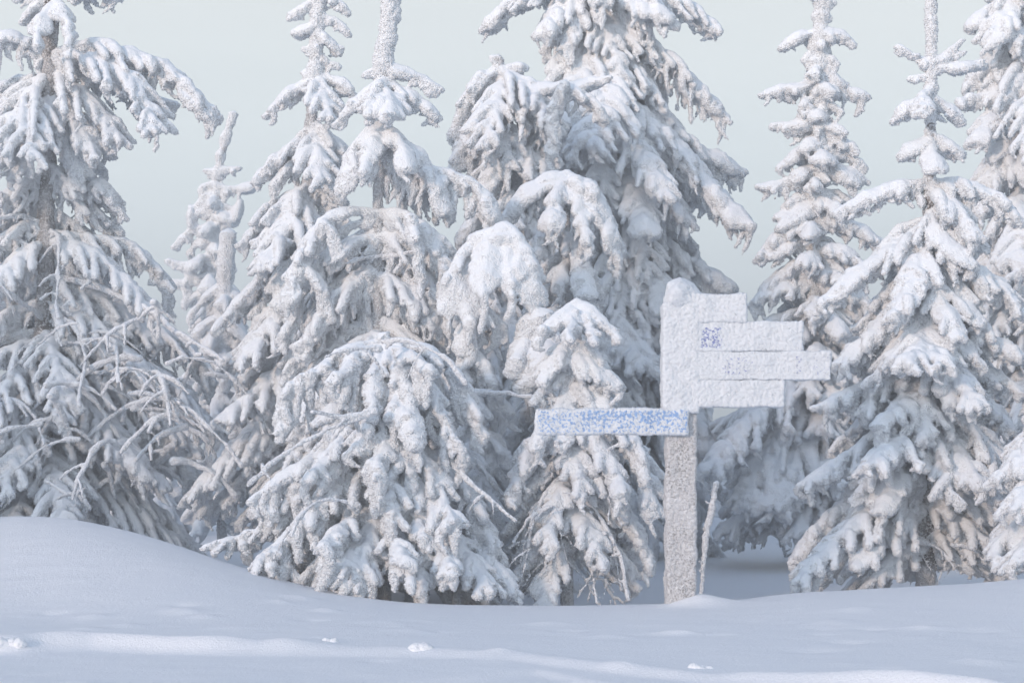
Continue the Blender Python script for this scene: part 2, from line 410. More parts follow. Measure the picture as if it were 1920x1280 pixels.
    def fill(s, prof, n, y0, y1, f=.25, drop=.7, w=1.0, front=None, r=.045, back=True, avoid=None, dens=1.0, snow=1.0):
        """limbs round the trunk inside a profile of (row, left, right)"""
        rg = s.rng; P = np.array(prof, float)
        for k in range(n):
            py = y0+(y1-y0)*(k+rg.uniform(0, 1))/n
            z0 = CAM_Z-(py-HZ)*s.m; x0 = s.axis_x(z0)
            ph = k*2.399+rg.uniform(-.3, .3)
            if not back and math.sin(ph) > .35: ph = -ph
            l = (960+x0/s.m-np.interp(py+40, P[:, 0], P[:, 1]))*s.m; rr = (np.interp(py+40, P[:, 0], P[:, 2])-960-x0/s.m)*s.m
            c = math.cos(ph); R = (rr if c > 0 else l)
            Rm = abs(c)*R+(1-abs(c))*(l+rr)*.5
            Rm *= rg.uniform(.82, 1.04)
            if avoid and avoid(py, c, math.sin(ph)): continue
            d = np.array([c, math.sin(ph)*.9, 0])
            dr = drop*rg.uniform(.7, 1.25)
            pts = [np.array([x0, s.Y, z0])+d*Rm*u+np.array([0, 0, .06*math.sin(u*3.1)-Rm*dr*u**1.35]) for u in np.linspace(0.02, 1, 6)]
            s.limb(pts, w=w, f=f, r=r, dens=dens, snow=snow)
    def stem(s, pp, r=.02, dy=0., y0=0., r2=None, part='branch'):
        n = len(pp); t = np.linspace(0, 1, n)
        s.bare.append(([at(a, b, s.Y+y0+dy*u) for (a, b), u in zip(pp, t)], r, r2 or r*.6, part))
    def column(s, pp, r, knob=.3, y0=0):
        Q, L = s.curve([at(a, b, s.Y+y0) for a, b in pp]); n = len(Q)
        s.tb.add(Q, r*(1+s.rng.uniform(-knob, knob, n)))
    def twigs(s, n, box, L=(.2, .6), r=.012, dY=(-.4, .2), down=.5, part='twig'):
        """thin rimed twigs, arching, one mesh"""
        rg = s.rng; tb = Tubes()
        for _ in range(n):
            a = rg.uniform(box[0], box[1]); b = rg.uniform(box[2], box[3]); p = at(a, b, s.Y+rg.uniform(*dY))
            ph = rg.uniform(0, 6.28); l = rg.uniform(*L); d = np.array([math.cos(ph), math.sin(ph)*.5, 0]); t = np.linspace(0, 1, 8)
            up = rg.uniform(-.2, .5)
            C = p+np.outer(t*l, d)+np.outer(t*l*up-t**2*l*(down+up), [0, 0, 1]); C += np.cumsum(rg.normal(0, .008, C.shape), 0)
            R = r*rg.uniform(.7, 1.5)*(1.1-.5*t); tb.add(C, R)
            for _ in range(rg.integers(1, 4)):
                i = rg.integers(2, 7); l2 = l*rg.uniform(.25, .5); ph2 = ph+rg.choice([-1, 1])*rg.uniform(.5, 1.1)
                d2 = np.array([math.cos(ph2), math.sin(ph2)*.5, 0]); t2 = np.linspace(0, 1, 5)
                tb.add(C[i]+np.outer(t2*l2, d2)-np.outer(t2**2*l2*down, [0, 0, 1]), R[i]*.8*(1-.4*t2))
        return tb
    def done(s, mat=None, spikes=6000, vox=None, rough=1.0, twig=None):
        v = vox or s.Y*.00078
        mat = mat or M_CROWN
        if s.tb.P: frost('crown', s.tb, mat, s.root, v, rough, spikes, s.seed)
        tb = Tubes(); tb.K = 12
        Q, L = s.curve(s.tr[::-1], 60); t = np.linspace(0, 1, len(Q)); tb.add(Q, s.r0*(1-t)+s.r1*t)
        frost('trunk', tb, M_BARK if s.seed in (11, 111) else M_WHITEBARK, s.root, .011, .75, 9000, s.seed+3, it=1, top=1)
        for pts, r, r2, part in s.bare:
            tb = Tubes(); Q, L = s.curve(pts); n = len(Q); t = np.linspace(0, 1, n)
            Q = Q+np.cumsum(s.rng.normal(0, .006, Q.shape), 0)*np.minimum(1, np.arange(n)/5.)[:, None]
            tb.add(Q, (r*(1-t)+r2*t)*(1+s.rng.uniform(-.15, .15, n)))
            for k in range(int(L*5)):       # short side shoots
                i = s.rng.integers(1, n-1); l = s.rng.uniform(.06, .2); d = s.rng.normal(0, 1, 3)*[1, .7, .3]; d /= np.linalg.norm(d)
                tt = np.linspace(0, 1, 4); tb.add(Q[i]+np.outer(tt*l, d)-np.outer(tt**2*l*.7, [0, 0, 1]), r*.55*(1-.4*tt))
            frost(part, tb, M_TWIG, s.root, .009, .5, 9000, s.seed+5, it=1, top=.6)
        if twig: frost('twigs', twig, M_TWIG, s.root, .009, .45, 6000, s.seed+7, it=1, top=.6)
        print(s.name, s.seed, 'done %.1fs' % (time.time()-T0), flush=True)

import sys
ONLY = None

def build_trees():
    # A: big leaning spruce, far left
    T = Tree('spruce_tree', 'large spruce at the left edge, mottled trunk, long arched arm against the sky', 17.0,
             [(104, -80), (95, 60), (90, 200), (88, 360), (84, 560), (75, 1000)], 11, r0=.085, r1=.06)
    T.pl([(105, -10), (65, 15), (38, 45)], f=.12); T.pl([(105, -30), (60, -20), (20, -5)], f=.15)
    T.pl([(108, -20), (160, -25), (225, -5)], f=.22); T.pl([(108, -40), (170, -50), (240, -30)], f=.2)
    T.pl([(105, 5), (125, 30), (130, 110)], dy=-.5, f=.1, w=.3); T.pl([(105, 5), (75, 40), (68, 90)], dy=-.5, f=.1, w=.3)
    T.pl([(98, 112), (170, 82), (250, 105), (318, 128), (368, 185), (402, 232)], dy=-.3, f=.30, w=.55, r=.07)
    T.pl([(98, 120), (180, 108), (255, 150), (285, 215), (290, 250)], dy=-.7, f=.26, w=.7)
    T.pl([(98, 140), (160, 180), (210, 235), (225, 270)], dy=-.5, f=.24)
    T.pl([(98, 130), (170, 130), (260, 170), (330, 200)], dy=.4, f=.3, w=.5)
    T.pl([(95, 170), (130, 210), (190, 260), (200, 290)], dy=.3, f=.2)
    T.pl([(92, 100), (45, 75), (-10, 62), (-60, 80)], dy=-.2, f=.35, w=.6)
    T.pl([(92, 140), (50, 180), (5, 260), (-20, 330)], dy=-.6, f=.25)
    T.pl([(90, 190), (60, 215), (55, 300)], dy=-.8, f=.2); T.pl([(90, 210), (40, 280), (20, 340)], dy=-.5, f=.2)
    T.pl([(88, 150), (30, 150), (-40, 200)], dy=.5, f=.35)
    T.pl([(88, 310), (140, 330), (200, 345), (222, 400)], dy=-.2, f=.22)
    T.pl([(88, 340), (150, 370), (205, 420), (215, 450)], dy=.3, f=.25)
    T.pl([(86, 330), (30, 350), (-30, 400)], dy=-.2, f=.3); T.pl([(86, 360), (20, 420), (-10, 500)], dy=.4, f=.3)
    T.pl([(85, 440), (160, 448), (250, 458), (300, 510), (325, 575)], dy=.1, f=.28, w=.5)
    T.pl([(85, 450), (170, 470), (240, 530), (290, 600)], dy=-.5, f=.25, w=.7)
    T.pl([(85, 450), (20, 500), (-20, 560)], dy=-.6, f=.28)
    T.pl([(92, 180), (150, 240), (180, 300)], dy=-.5, f=.32, w=.8); T.pl([(92, 200), (130, 260), (150, 330)], dy=-.3, f=.3, w=.8); T.pl([(92, 230), (160, 290), (200, 330)], dy=.3, f=.3, w=.8)
    T.pl([(85, 600), (200, 640), (330, 720), (405, 820)], dy=-.2, f=.35, w=.8); T.pl([(85, 560), (220, 590), (350, 640), (400, 720)], dy=.2, f=.35, w=.8); T.pl([(85, 700), (230, 760), (380, 900)], dy=.1, f=.35, w=.8)
    prof = [(500, -90, 300), (600, -150, 350), (750, -200, 395), (1000, -220, 415)]
    T.fill(prof, 40, 520, 930, f=.26, drop=.65, w=.75, avoid=lambda py, c, sn: py < 600 and abs(c) < .85 and sn < .1)
    T.fill([(300, -60, 200), (500, -90, 290)], 10, 330, 520, f=.26, drop=.6, w=.8, avoid=lambda py, c, sn: abs(c) < .9 and sn < .3)
    T.stem([(84, 420), (40, 403), (0, 408), (-40, 430)], .022, -.5)
    T.stem([(86, 430), (115, 440), (112, 500), (108, 560), (120, 590)], .022, -.7)
    T.stem([(86, 520), (150, 530), (230, 560), (290, 580), (345, 625), (420, 670)], .028, -.9)
    T.stem([(84, 560), (140, 600), (170, 680), (150, 760)], .022, -1.0)
    T.stem([(84, 600), (40, 560), (-10, 520)], .022, -.9)
    T.stem([(90, 620), (200, 650), (260, 690), (300, 740), (330, 750)], .022, -1.2)
    T.stem([(90, 660), (180, 700), (250, 690), (300, 730)], .02, -1.1)
    T.stem([(90, 680), (130, 640), (190, 630), (230, 650), (240, 720)], .02, -1.3)
    T.stem([(90, 700), (60, 760), (80, 830)], .02, -1.0)
    T.stem([(200, 720), (240, 690), (290, 705), (330, 760), (345, 800)], .018, -.2, -1.0)
    T.stem([(85, 900), (130, 925), (160, 905)], .016, -.4, -1.0)
    tw = T.twigs(34, (-20, 390, 540, 880), L=(.4, 1.1), r=.019, dY=(-1.2, -.4), down=.55)
    T.done(spikes=7000, twig=tw)

    # B: slim distant spruce and rime column
    T = Tree('spruce_tree', 'slim distant spruce with a leaning rimed tip in the sky gap at left', 24.0,
             [(438, 212), (420, 270), (405, 340), (400, 450), (395, 980)], 21, r0=.05, r1=.03)
    T.column([(438, 212), (420, 270), (405, 330)], .055)
    for a in ([(405, 325), (385, 322)], [(408, 322), (430, 316), (450, 318)], [(403, 350), (380, 348), (374, 362)], [(405, 350), (430, 358), (462, 352), (480, 350)],
              [(400, 380), (372, 378), (368, 395)], [(403, 385), (432, 395)], [(398, 430), (360, 430), (325, 468)], [(400, 430), (440, 410), (452, 378)], [(362, 430), (358, 388)],
              [(400, 480), (350, 500), (316, 490)], [(360, 500), (350, 560), (345, 580)], [(398, 520), (350, 530), (322, 530)], [(402, 470), (440, 455)]):
        T.pl(a, f=.12, w=.5, r=.07, snow=.6)
    T.fill([(380, 375, 435), (450, 345, 445), (550, 340, 450), (700, 330, 470)], 40, 345, 800, f=.2, drop=.4, w=.9, r=.06)
    T.done(M_FAR, spikes=3000, vox=.02)
    T = Tree('spruce_tree', 'thin rime coated young spruce top between the leaning spruce and the next tall one', 20.0,
             [(428, 432), (422, 520), (415, 980)], 22, r0=.05, r1=.03)
    T.column([(428, 436), (424, 480), (420, 560), (415, 650)], .085, .2)
    T.pl([(420, 530), (385, 560), (355, 600)], f=.1, w=.4); T.pl([(420, 560), (440, 600), (460, 620)], f=.1, w=.4)
    T.fill([(560, 370, 460), (800, 330, 520), (980, 330, 520)], 34, 540, 960, f=.24, w=.9)
    T.done(M_FAR, spikes=3000, vox=.018)

    # C
    T = Tree('spruce_tree', 'tall narrow spruce with a knobbly top, sweeping down to the snow mound', 16.5,
             [(602, -60), (592, 100), (582, 260), (575, 500), (560, 1020)], 31)
    for a in ([(598, 0), (565, 20), (542, 40)], [(600, -10), (635, 5), (655, 30)], [(600, 30), (640, 50), (655, 70)], [(598, 40), (565, 60), (548, 62)],
              [(596, 60), (625, 85), (640, 100)], [(594, 90), (570, 95)], [(594, 100), (615, 120), (632, 130)], [(600, -30), (570, -15)], [(590, 120), (570, 140)]):
        T.pl(a, f=.09, w=.45, snow=.6, r=.045)
    T.column([(602, -60), (592, 100), (588, 160)], .06)
    T.pl([(590, 150), (535, 178), (496, 222)], f=.17); T.pl([(590, 150), (640, 150), (668, 180)], f=.17); T.pl([(590, 150), (610, 190), (620, 225)], dy=-.4, f=.14)
    T.pl([(586, 240), (530, 290), (472, 348)], f=.18); T.pl([(584, 250), (600, 290), (600, 345)], dy=-.5, f=.12, snow=1.5); T.pl([(586, 250), (640, 270), (665, 310)], f=.2)
    T.pl([(580, 350), (510, 385), (448, 470)], f=.2); T.pl([(578, 370), (540, 430), (480, 510)], dy=-.6, f=.2, snow=1.5)
    T.pl([(575, 450), (500, 510), (410, 610)], f=.22, dy=-.1); T.pl([(572, 500), (520, 600), (440, 690)], dy=-.5, f=.22)
    T.pl([(570, 560), (480, 640), (402, 690)], f=.22); T.pl([(568, 620), (500, 720), (408, 790)], dy=-.6, f=.22)
    T.pl([(562, 720), (460, 830), (356, 930)], dy=-.3, f=.25); T.pl([(562, 780), (470, 890), (380, 960)], f=.25)
    T.fill([(200, 530, 650), (300, 510, 650), (400, 480, 650), (600, 430, 670), (800, 420, 700), (1000, 360, 720)], 44, 230, 900, f=.24, drop=.95)
    T.done()

    # D
    T = Tree('spruce_tree', 'tall spruce with thick rimed leader, trunk showing between two arching laden arms', 15.3,
             [(738, -60), (725, 100), (713, 250), (708, 400), (708, 640), (700, 1020)], 41, r0=.045, r1=.035)
    T.column([(738, -60), (730, 30), (722, 90), (715, 135)], .066, .3); T.column([(732, -20), (731, 50), (724, 125)], .058, .35)
    T.pl([(722, 128), (780, 145), (828, 172)], f=.05, w=.1, r=.055); T.pl([(715, 140), (695, 138), (680, 148)], f=.04, w=.1, r=.05)
    T.pl([(718, 150), (770, 180), (826, 225)], f=.14, w=.6); T.pl([(714, 155), (665, 195), (628, 240)], f=.12, w=.6); T.pl([(716, 150), (730, 190), (735, 220)], dy=-.4, f=.12)
    T.pl([(716, 150), (700, 190), (690, 220)], dy=-.3, f=.12)
    T.pl([(712, 235), (665, 275), (642, 360)], dy=-.2, f=.22, w=.6, r=.06); T.pl([(712, 240), (770, 275), (815, 340), (835, 400)], dy=-.2, f=.2, w=.6, r=.06)
    T.pl([(712, 240), (700, 270), (680, 330)], dy=-.45, f=.24, w=.5, r=.06); T.pl([(712, 240), (745, 265), (765, 320)], dy=-.45, f=.2, w=.5, r=.06)
    T.pl([(712, 290), (800, 322), (870, 336), (912, 370), (930, 420)], dy=-.1, f=.38, w=.4, r=.07)
    T.pl([(712, 300), (780, 350), (850, 400)], dy=.3, f=.3, w=.7)
    T.pl([(705, 402), (655, 398), (605, 412), (565, 480), (535, 570)], dy=-.4, f=.32, w=.45, r=.05, f0=.36)
    T.pl([(705, 420), (640, 430), (590, 500), (545, 600), (530, 640)], dy=-.1, f=.32, w=.5, r=.05, f0=.4)
    T.pl([(605, 420), (630, 440), (640, 480)], y0=-.4, f=.2, w=.3); T.pl([(560, 500), (600, 530), (620, 600)], y0=-.3, f=.25, w=.5)
    T.pl([(712, 398), (765, 405), (815, 445), (838, 520), (842, 570)], dy=-.4, f=.3, w=.45, r=.05, f0=.3)
    T.pl([(770, 410), (780, 460), (790, 530)], y0=-.4, f=.28, w=.4); T.pl([(712, 470), (790, 500), (830, 560)], dy=.2, f=.3, w=.5, f0=.45)
    T.stem([(708, 482), (670, 485), (648, 500)], .022, -.3); T.stem([(708, 482), (745, 478), (775, 470)], .022, -.3)
    T.fill([(500, 560, 860), (700, 520, 910), (1000, 460, 980)], 40, 610, 900, f=.28, drop=.8)
    T.fill([(380, 600, 830), (500, 545, 870), (700, 530, 900)], 26, 400, 640, f=.28, drop=.9, avoid=lambda py, c, sn: sn < .25 and abs(c) < .8)
    T.fill([(240, 640, 800), (400, 600, 850), (640, 560, 860)], 10, 420, 600, f=.26, avoid=lambda py, c, sn: abs(c) < .8 and sn < .2)
    T.done()

    # E: front centre-left
    T = Tree('spruce_tree', 'broad low spruce hung with thick rime fingers, resting on the snow crest', 13.9,
             [(718, 632), (720, 800), (722, 1130)], 51, r0=.05, r1=.03, fr=1.05, sp=1.15)
    import functools; pl0 = T.pl; T.pl = lambda a, **k: pl0(a, **{**dict(r=.036, snow=.7), **k})
    T.column([(716, 634), (722, 640)], .06); 
    T.pl([(716, 645), (650, 652), (600, 690), (545, 722), (518, 790)], f=.42, w=.4, dy=-.2)
    T.pl([(716, 650), (660, 670), (630, 720)], f=.42, w=.4, dy=-.4)
    T.pl([(720, 645), (790, 648), (850, 690), (885, 765), (897, 840)], f=.30, w=.45, dy=-.1)
    T.pl([(718, 650), (700, 700), (695, 790)], dy=-.5, f=.36, w=.4, r=.04); T.pl([(720, 650), (745, 690), (770, 760), (775, 840)], dy=-.6, f=.4, w=.5, r=.06)
    T.pl([(722, 650), (790, 700), (835, 790), (860, 850)], dy=-.4, f=.4, w=.5); T.pl([(722, 650), (760, 660), (810, 700)], dy=-.5, f=.36, w=.5)
    T.pl([(720, 780), (660, 800), (600, 870), (580, 900)], dy=-.6, f=.42, w=.5); T.pl([(720, 770), (720, 830), (700, 900)], dy=-.75, f=.42, w=.5)
    T.pl([(720, 790), (790, 850), (840, 950), (850, 980)], dy=-.7, f=.42, w=.6); T.pl([(720, 800), (830, 860), (890, 940), (930, 1040)], dy=-.2, f=.4, w=.5)
    T.pl([(720, 830), (610, 850), (520, 900), (470, 945)], dy=-.3, f=.42, w=.45, r=.05)
    T.pl([(720, 900), (600, 930), (480, 1000), (380, 1028)], dy=-.1, f=.2, w=.5)
    T.pl([(720, 910), (620, 950), (540, 1010), (500, 1040)], dy=-.6, f=.36, w=.5)
    T.pl([(720, 950), (650, 980), (600, 1030)], dy=-.9, f=.4, w=.6); T.pl([(720, 950), (730, 1000), (760, 1060)], dy=-.9, f=.36, w=.6)
    T.pl([(720, 950), (800, 980), (840, 1040), (845, 1080)], dy=-.9, f=.24, w=.6); T.pl([(720, 940), (850, 1000), (930, 1060), (978, 1120)], dy=-.4, f=.18, w=.6)
    T.pl([(720, 960), (660, 1030), (640, 1080)], dy=-.9, f=.2); T.pl([(720, 960), (880, 1040), (920, 1110)], dy=-.7, f=.14)
    T.fill([(680, 640, 800), (760, 560, 880), (850, 530, 900), (950, 450, 930), (1080, 400, 960)], 36, 690, 1030, f=.32, drop=.6, w=.8, r=.035, snow=.7)
    T.stem([(705, 770), (640, 800), (560, 835), (510, 870), (470, 915)], .02, -.3, -.6); T.stem([(700, 768), (650, 785), (610, 780), (585, 772)], .024, -.2, -.6)
    T.stem([(716, 640), (760, 640), (830, 670), (880, 730)], .018, -.2, -.4); T.stem([(712, 655), (660, 648), (610, 665)], .018, -.2, -.5)
    T.stem([(650, 940), (600, 930), (560, 960), (545, 1000)], .018, -.3, -.9); T.stem([(840, 860), (900, 930), (960, 980)], .018, -.2, -.3)
    T.done(spikes=11000, vox=.0098)

    # G, F
    T = Tree('spruce_tree', 'snow bent spruce with a smooth domed head drooping to the right', 14.8,
             [(930, 440), (890, 480), (875, 600), (880, 800), (880, 1130)], 61, r0=.06, r1=.03, fr=1.0, sp=1.1)
    T.pl([(890, 462), (930, 436), (965, 440), (992, 490), (1002, 575)], dy=-.3, f=.32, w=.35, r=.085, snow=2)
    T.pl([(900, 460), (870, 470), (852, 500), (850, 590)], dy=-.2, f=.3, w=.4, r=.06); T.pl([(925, 445), (915, 480), (905, 560)], dy=-.45, f=.36, w=.4, r=.07, snow=2)
    T.pl([(930, 442), (950, 480), (960, 560)], dy=-.4, f=.34, w=.4, r=.06); T.pl([(880, 480), (880, 540), (880, 620)], dy=-.3, f=.3, w=.4)
    T.fill([(560, 850, 960), (700, 850, 960), (1100, 850, 1000)], 26, 560, 1020, f=.28, drop=1.2)
    T.stem([(880, 735), (940, 735), (1000, 745), (1070, 750)], .024, -.2, -.5)
    T.stem([(890, 860), (940, 930), (1000, 1000), (1030, 1060)], .02, -.2, -.4)
    T.done(rough=.6)
    T = Tree('spruce_tree', 'spruce with a broad round snow cap just left below the tallest tree', 15.9,
             [(1062, 336), (1058, 500), (1050, 1100)], 62, r0=.06, r1=.035)
    T.pl([(1070, 334), (1020, 342), (975, 372), (945, 415)], dy=-.1, f=.3, w=.45, r=.07, snow=2); T.pl([(1060, 334), (1100, 345), (1135, 410), (1160, 490)], dy=-.2, f=.28, w=.45, r=.075, snow=2)
    T.pl([(1060, 340), (1040, 370), (1030, 430)], dy=-.45, f=.3, w=.5, r=.06); T.pl([(1065, 340), (1085, 380), (1100, 460)], dy=-.4, f=.3, w=.5, r=.06)
    T.pl([(1012, 596), (1026, 640), (1006, 695), (972, 730)], y0=-1.4, r=.12, snow=3, f=.08, w=.5)
    T.pl([(990, 600), (985, 650), (960, 700)], y0=-1.35, r=.11, snow=3, f=.1, w=.5)
    T.pl([(1058, 430), (1010, 440), (990, 520)], dy=-.3, f=.28, w=.5); T.pl([(1058, 440), (1090, 480), (1095, 560)], dy=-.4, f=.25, w=.5)
    T.fill([(400, 970, 1130), (550, 980, 1130), (800, 950, 1150), (1050, 940, 1180)], 34, 460, 960, f=.26, drop=1.1)
    T.done()

    # H small front tree right of centre
    T = Tree('spruce_tree', 'small blue shaded spruce with a drooping umbrella top, close left of the signpost', 14.2,
             [(1082, 575), (1075, 700), (1066, 900), (1063, 1140)], 71, r0=.05, r1=.03)
    T.pl([(1085, 572), (1050, 590), (1022, 618), (1004, 648)], dy=-.2, f=.10, w=.35, r=.05, snow=1); T.pl([(1080, 572), (1112, 590), (1140, 615), (1160, 645)], dy=-.2, f=.10, w=.35, r=.05, snow=1)
    T.pl([(1082, 580), (1070, 610), (1065, 640)], dy=-.5, f=.10, w=.35, snow=.6); T.pl([(1085, 580), (1105, 610), (1115, 650)], dy=-.35, f=.10, w=.35, snow=.6)
    T.pl([(1078, 640), (1040, 670), (1012, 720)], dy=-.2, f=.15); T.pl([(1078, 650), (1120, 690), (1165, 730)], dy=-.2, f=.18)
    T.pl([(1075, 730), (1130, 770), (1190, 830), (1215, 930), (1228, 970)], dy=-.3, f=.26, w=.6, r=.06, snow=1.5)
    T.pl([(1075, 760), (1120, 830), (1160, 900), (1170, 930)], dy=-.5, f=.24, w=.6); T.pl([(1070, 790), (1010, 820), (975, 880), (960, 950)], dy=-.2, f=.25, w=.6)
    T.pl([(1070, 740), (1020, 790), (1000, 850)], dy=-.4, f=.24, w=.5); T.pl([(1070, 900), (1150, 940), (1200, 1010), (1222, 1080)], dy=-.1, f=.15, w=.6)
    T.pl([(1070, 930), (1120, 1000), (1150, 1090)], dy=.3, f=.15); T.pl([(1068, 900), (1000, 960), (960, 1060)], dy=.3, f=.2)
    for a in ([(1066, 880), (1020, 920), (990, 1000), (970, 1080)], [(1066, 900), (1110, 960), (1160, 1040), (1175, 1130)], [(1066, 940), (1030, 1000), (1020, 1080)], [(1066, 960), (1100, 1050), (1120, 1130)], [(1066, 860), (1120, 890), (1170, 980)]):
        T.stem(a, .015, -.4)
    T.fill([(820, 980, 1180), (950, 950, 1215), (1130, 950, 1232)], 18, 800, 1050, f=.17, drop=.8, w=.8)
    tw = T.twigs(34, (980, 1150, 920, 1100), L=(.12, .4), r=.008, dY=(-.45, .2), down=1.0)
    T.fill([(700, 1010, 1150), (800, 980, 1180)], 9, 640, 780, f=.2, drop=.9)
    T.done(twig=tw, spikes=6000, vox=.0105)

    # I tallest
    T = Tree('spruce_tree', 'tallest, widest spruce, its long laden limbs sloping down behind the signpost', 19.0,
             [(1105, -260), (1115, 0), (1130, 400), (1130, 1010)], 81, r0=.14, r1=.06)
    K = dict(r=.075, snow=2.2)
    T.pl([(1118, -70), (1200, -20), (1290, 10), (1342, 62)], f=.26, **K); T.pl([(1110, -60), (1010, -25), (940, 20), (902, 60)], f=.2, **K)
    T.pl([(1112, -20), (1050, 20), (1010, 70)], dy=-.5, f=.3, **K); T.pl([(1116, -50), (1180, 0), (1260, 40)], dy=-.5, f=.25, **K)
    T.pl([(1116, 40), (1190, 70), (1250, 110), (1310, 170), (1362, 225)], f=.42, w=.6, **K)
    T.pl([(1120, 120), (1200, 170), (1290, 270), (1345, 300), (1398, 325)], dy=.2, f=.42, w=.6, **K)
    T.pl([(1130, 170), (1200, 215), (1270, 280), (1330, 350), (1375, 400), (1412, 428)], dy=-.8, f=.4, w=.6, r=.085, snow=2)
    T.pl([(1130, 180), (1180, 260), (1260, 380)], dy=-1.1, f=.3, w=.7, r=.08, snow=2); T.pl([(1130, 300), (1180, 330), (1205, 400), (1210, 440)], dy=-1.2, f=.2, w=.6, r=.08, snow=3)
    T.pl([(1130, 80), (1130, 180), (1110, 280)], dy=-1.1, f=.35, **K); T.pl([(1120, 60), (1090, 150), (1040, 230)], dy=-.8, f=.35, **K)
    T.pl([(1130, 380), (1200, 430), (1290, 490), (1378, 545)], dy=-.2, f=.34, w=.7, **K); T.pl([(1130, 440), (1210, 510), (1260, 590)], dy=-.8, f=.34, **K)
    T.pl([(1130, 560), (1210, 660), (1310, 800), (1370, 870), (1425, 950)], dy=-1.0, f=.42, w=.6, **K)
    T.pl([(1130, 620), (1210, 740), (1290, 860), (1340, 930)], dy=-.6, f=.4, **K); T.pl([(1130, 500), (1170, 600), (1200, 700)], dy=-1.1, f=.3, **K)
    T.fill([(-150, 1050, 1180), (0, 1000, 1250), (100, 1020, 1260), (250, 980, 1310), (400, 960, 1330), (600, 900, 1340), (800, 860, 1330), (1000, 850, 1350)], 66, -120, 880, f=.36, drop=1.0, r=.06)
    T.done(spikes=6000)

    # J
    T = Tree('spruce_tree', 'rounded spruce with a small knob on top, against the left side of the tallest', 17.6,
             [(935, 110), (945, 300), (950, 1030)], 91, r0=.08, r1=.04)
    T.pl([(935, 112), (920, 110)], f=.05, w=.2, r=.06); T.pl([(940, 135), (975, 122), (990, 130)], f=.08, w=.3)
    T.pl([(940, 130), (895, 150), (862, 220), (848, 260)], f=.35, w=.6, r=.07); T.pl([(942, 190), (880, 250), (846, 330)], f=.3, w=.6, r=.06)
    T.pl([(945, 140), (1020, 165), (1080, 160), (1148, 150)], dy=-.6, f=.05, w=.15, r=.05); T.pl([(1060, 160), (1040, 200), (1035, 300)], y0=-.6, f=.3, w=.5)
    T.pl([(945, 140), (1000, 170), (1040, 250)], dy=-.5, f=.35); T.pl([(942, 150), (930, 200), (910, 280)], dy=-.6, f=.35)
    T.pl([(945, 250), (1010, 300), (1070, 380)], dy=-.3, f=.3); T.pl([(1060, 165), (1110, 190), (1140, 230)], y0=-.5, f=.2)
    T.fill([(150, 880, 1000), (250, 865, 1050), (400, 850, 1080), (700, 830, 1100), (1000, 830, 1100)], 46, 180, 900, f=.34, drop=1.0)
    T.done(spikes=7000)

    # K
    T = Tree('spruce_tree', 'slender columnar spruce with short ragged tiers against the sky, right of the signpost', 18.0,
             [(1548, -80), (1535, 100), (1530, 300), (1522, 1000)], 101, r0=.09, r1=.03)
    T.column([(1548, -80), (1538, 40), (1535, 130)], .07, .3)
    for a in ([(1540, -10), (1520, 0)], [(1542, 0), (1562, 10)], [(1540, 20), (1555, 40)], [(1536, 105), (1515, 120)], [(1536, 110), (1560, 125)], [(1534, 140), (1512, 150)], [(1534, 135), (1556, 150)]):
        T.pl(a, f=.08, w=.5, r=.05)
    for a, f in (([(1536, 66), (1495, 62), (1462, 92)], .12), ([(1538, 66), (1575, 62), (1600, 88)], .12), ([(1536, 68), (1520, 90)], .1), ([(1534, 165), (1480, 165), (1424, 180)], .16), ([(1534, 168), (1590, 168), (1630, 186)], .2),
                 ([(1532, 215), (1490, 235), (1448, 240)], .14), ([(1532, 240), (1590, 275), (1618, 320)], .16), ([(1530, 270), (1490, 290), (1460, 320)], .14), ([(1530, 330), (1470, 345), (1420, 352)], .16), ([(1532, 300), (1590, 320), (1630, 345)], .18),
                 ([(1528, 380), (1480, 400), (1455, 410)], .16), ([(1528, 400), (1465, 440), (1415, 490)], .22), ([(1530, 380), (1600, 420), (1660, 462)], .22), ([(1526, 480), (1460, 520), (1404, 575)], .26), ([(1528, 480), (1600, 540), (1645, 600)], .28)):
        T.pl(a, f=f, w=.8, r=.055, snow=1.3)
    T.pl([(1524, 690), (1400, 790), (1325, 890)], dy=-.9, f=.34, w=.8, r=.07, snow=2); T.pl([(1524, 740), (1440, 850), (1395, 950)], dy=-.7, f=.28, w=.8, r=.07, snow=2)
    T.pl([(1524, 640), (1440, 740), (1400, 800)], dy=-.3, f=.38); T.pl([(1524, 700), (1430, 760), (1330, 800)], dy=.3, f=.4)
    T.pl([(1524, 800), (1470, 880), (1436, 955)], dy=-.8, f=.2, r=.08, snow=2); T.pl([(1524, 780), (1480, 860), (1470, 950)], dy=-.6, f=.3, r=.08, snow=2)
    T.fill([(860, 1350, 1700), (1020, 1320, 1720)], 18, 830, 970, f=.22, drop=.45, r=.06)
    T.fill([(60, 1505, 1570), (130, 1510, 1560), (180, 1490, 1590), (260, 1480, 1590), (350, 1480, 1610), (450, 1440, 1620), (600, 1420, 1640), (800, 1360, 1690), (1000, 1330, 1700)], 80, 60, 880, f=.19, drop=.32, r=.055, w=1.1)
    T.done(spikes=7000)

    # L
    T = Tree('spruce_tree', 'full spruce right of the signpost with a thin bare leader and trunk showing at foot', 14.9,
             [(1746, -60), (1746, 120), (1743, 400), (1735, 1115)], 111, r0=.07, r1=.02)
    T.column([(1746, -60), (1746, 60), (1747, 130)], .04, .25); T.column([(1746, 120), (1744, 260), (1742, 400)], .04, .25)
    for a in ([(1746, 128), (1710, 108), (1682, 88)], [(1748, 122), (1780, 98), (1806, 78)], [(1750, 118), (1785, 108), (1812, 100)], [(1746, 150), (1720, 146), (1704, 150)], [(1748, 132), (1800, 128), (1845, 118)]):
        T.pl(a, f=.03, w=.12, r=.040, snow=.3)
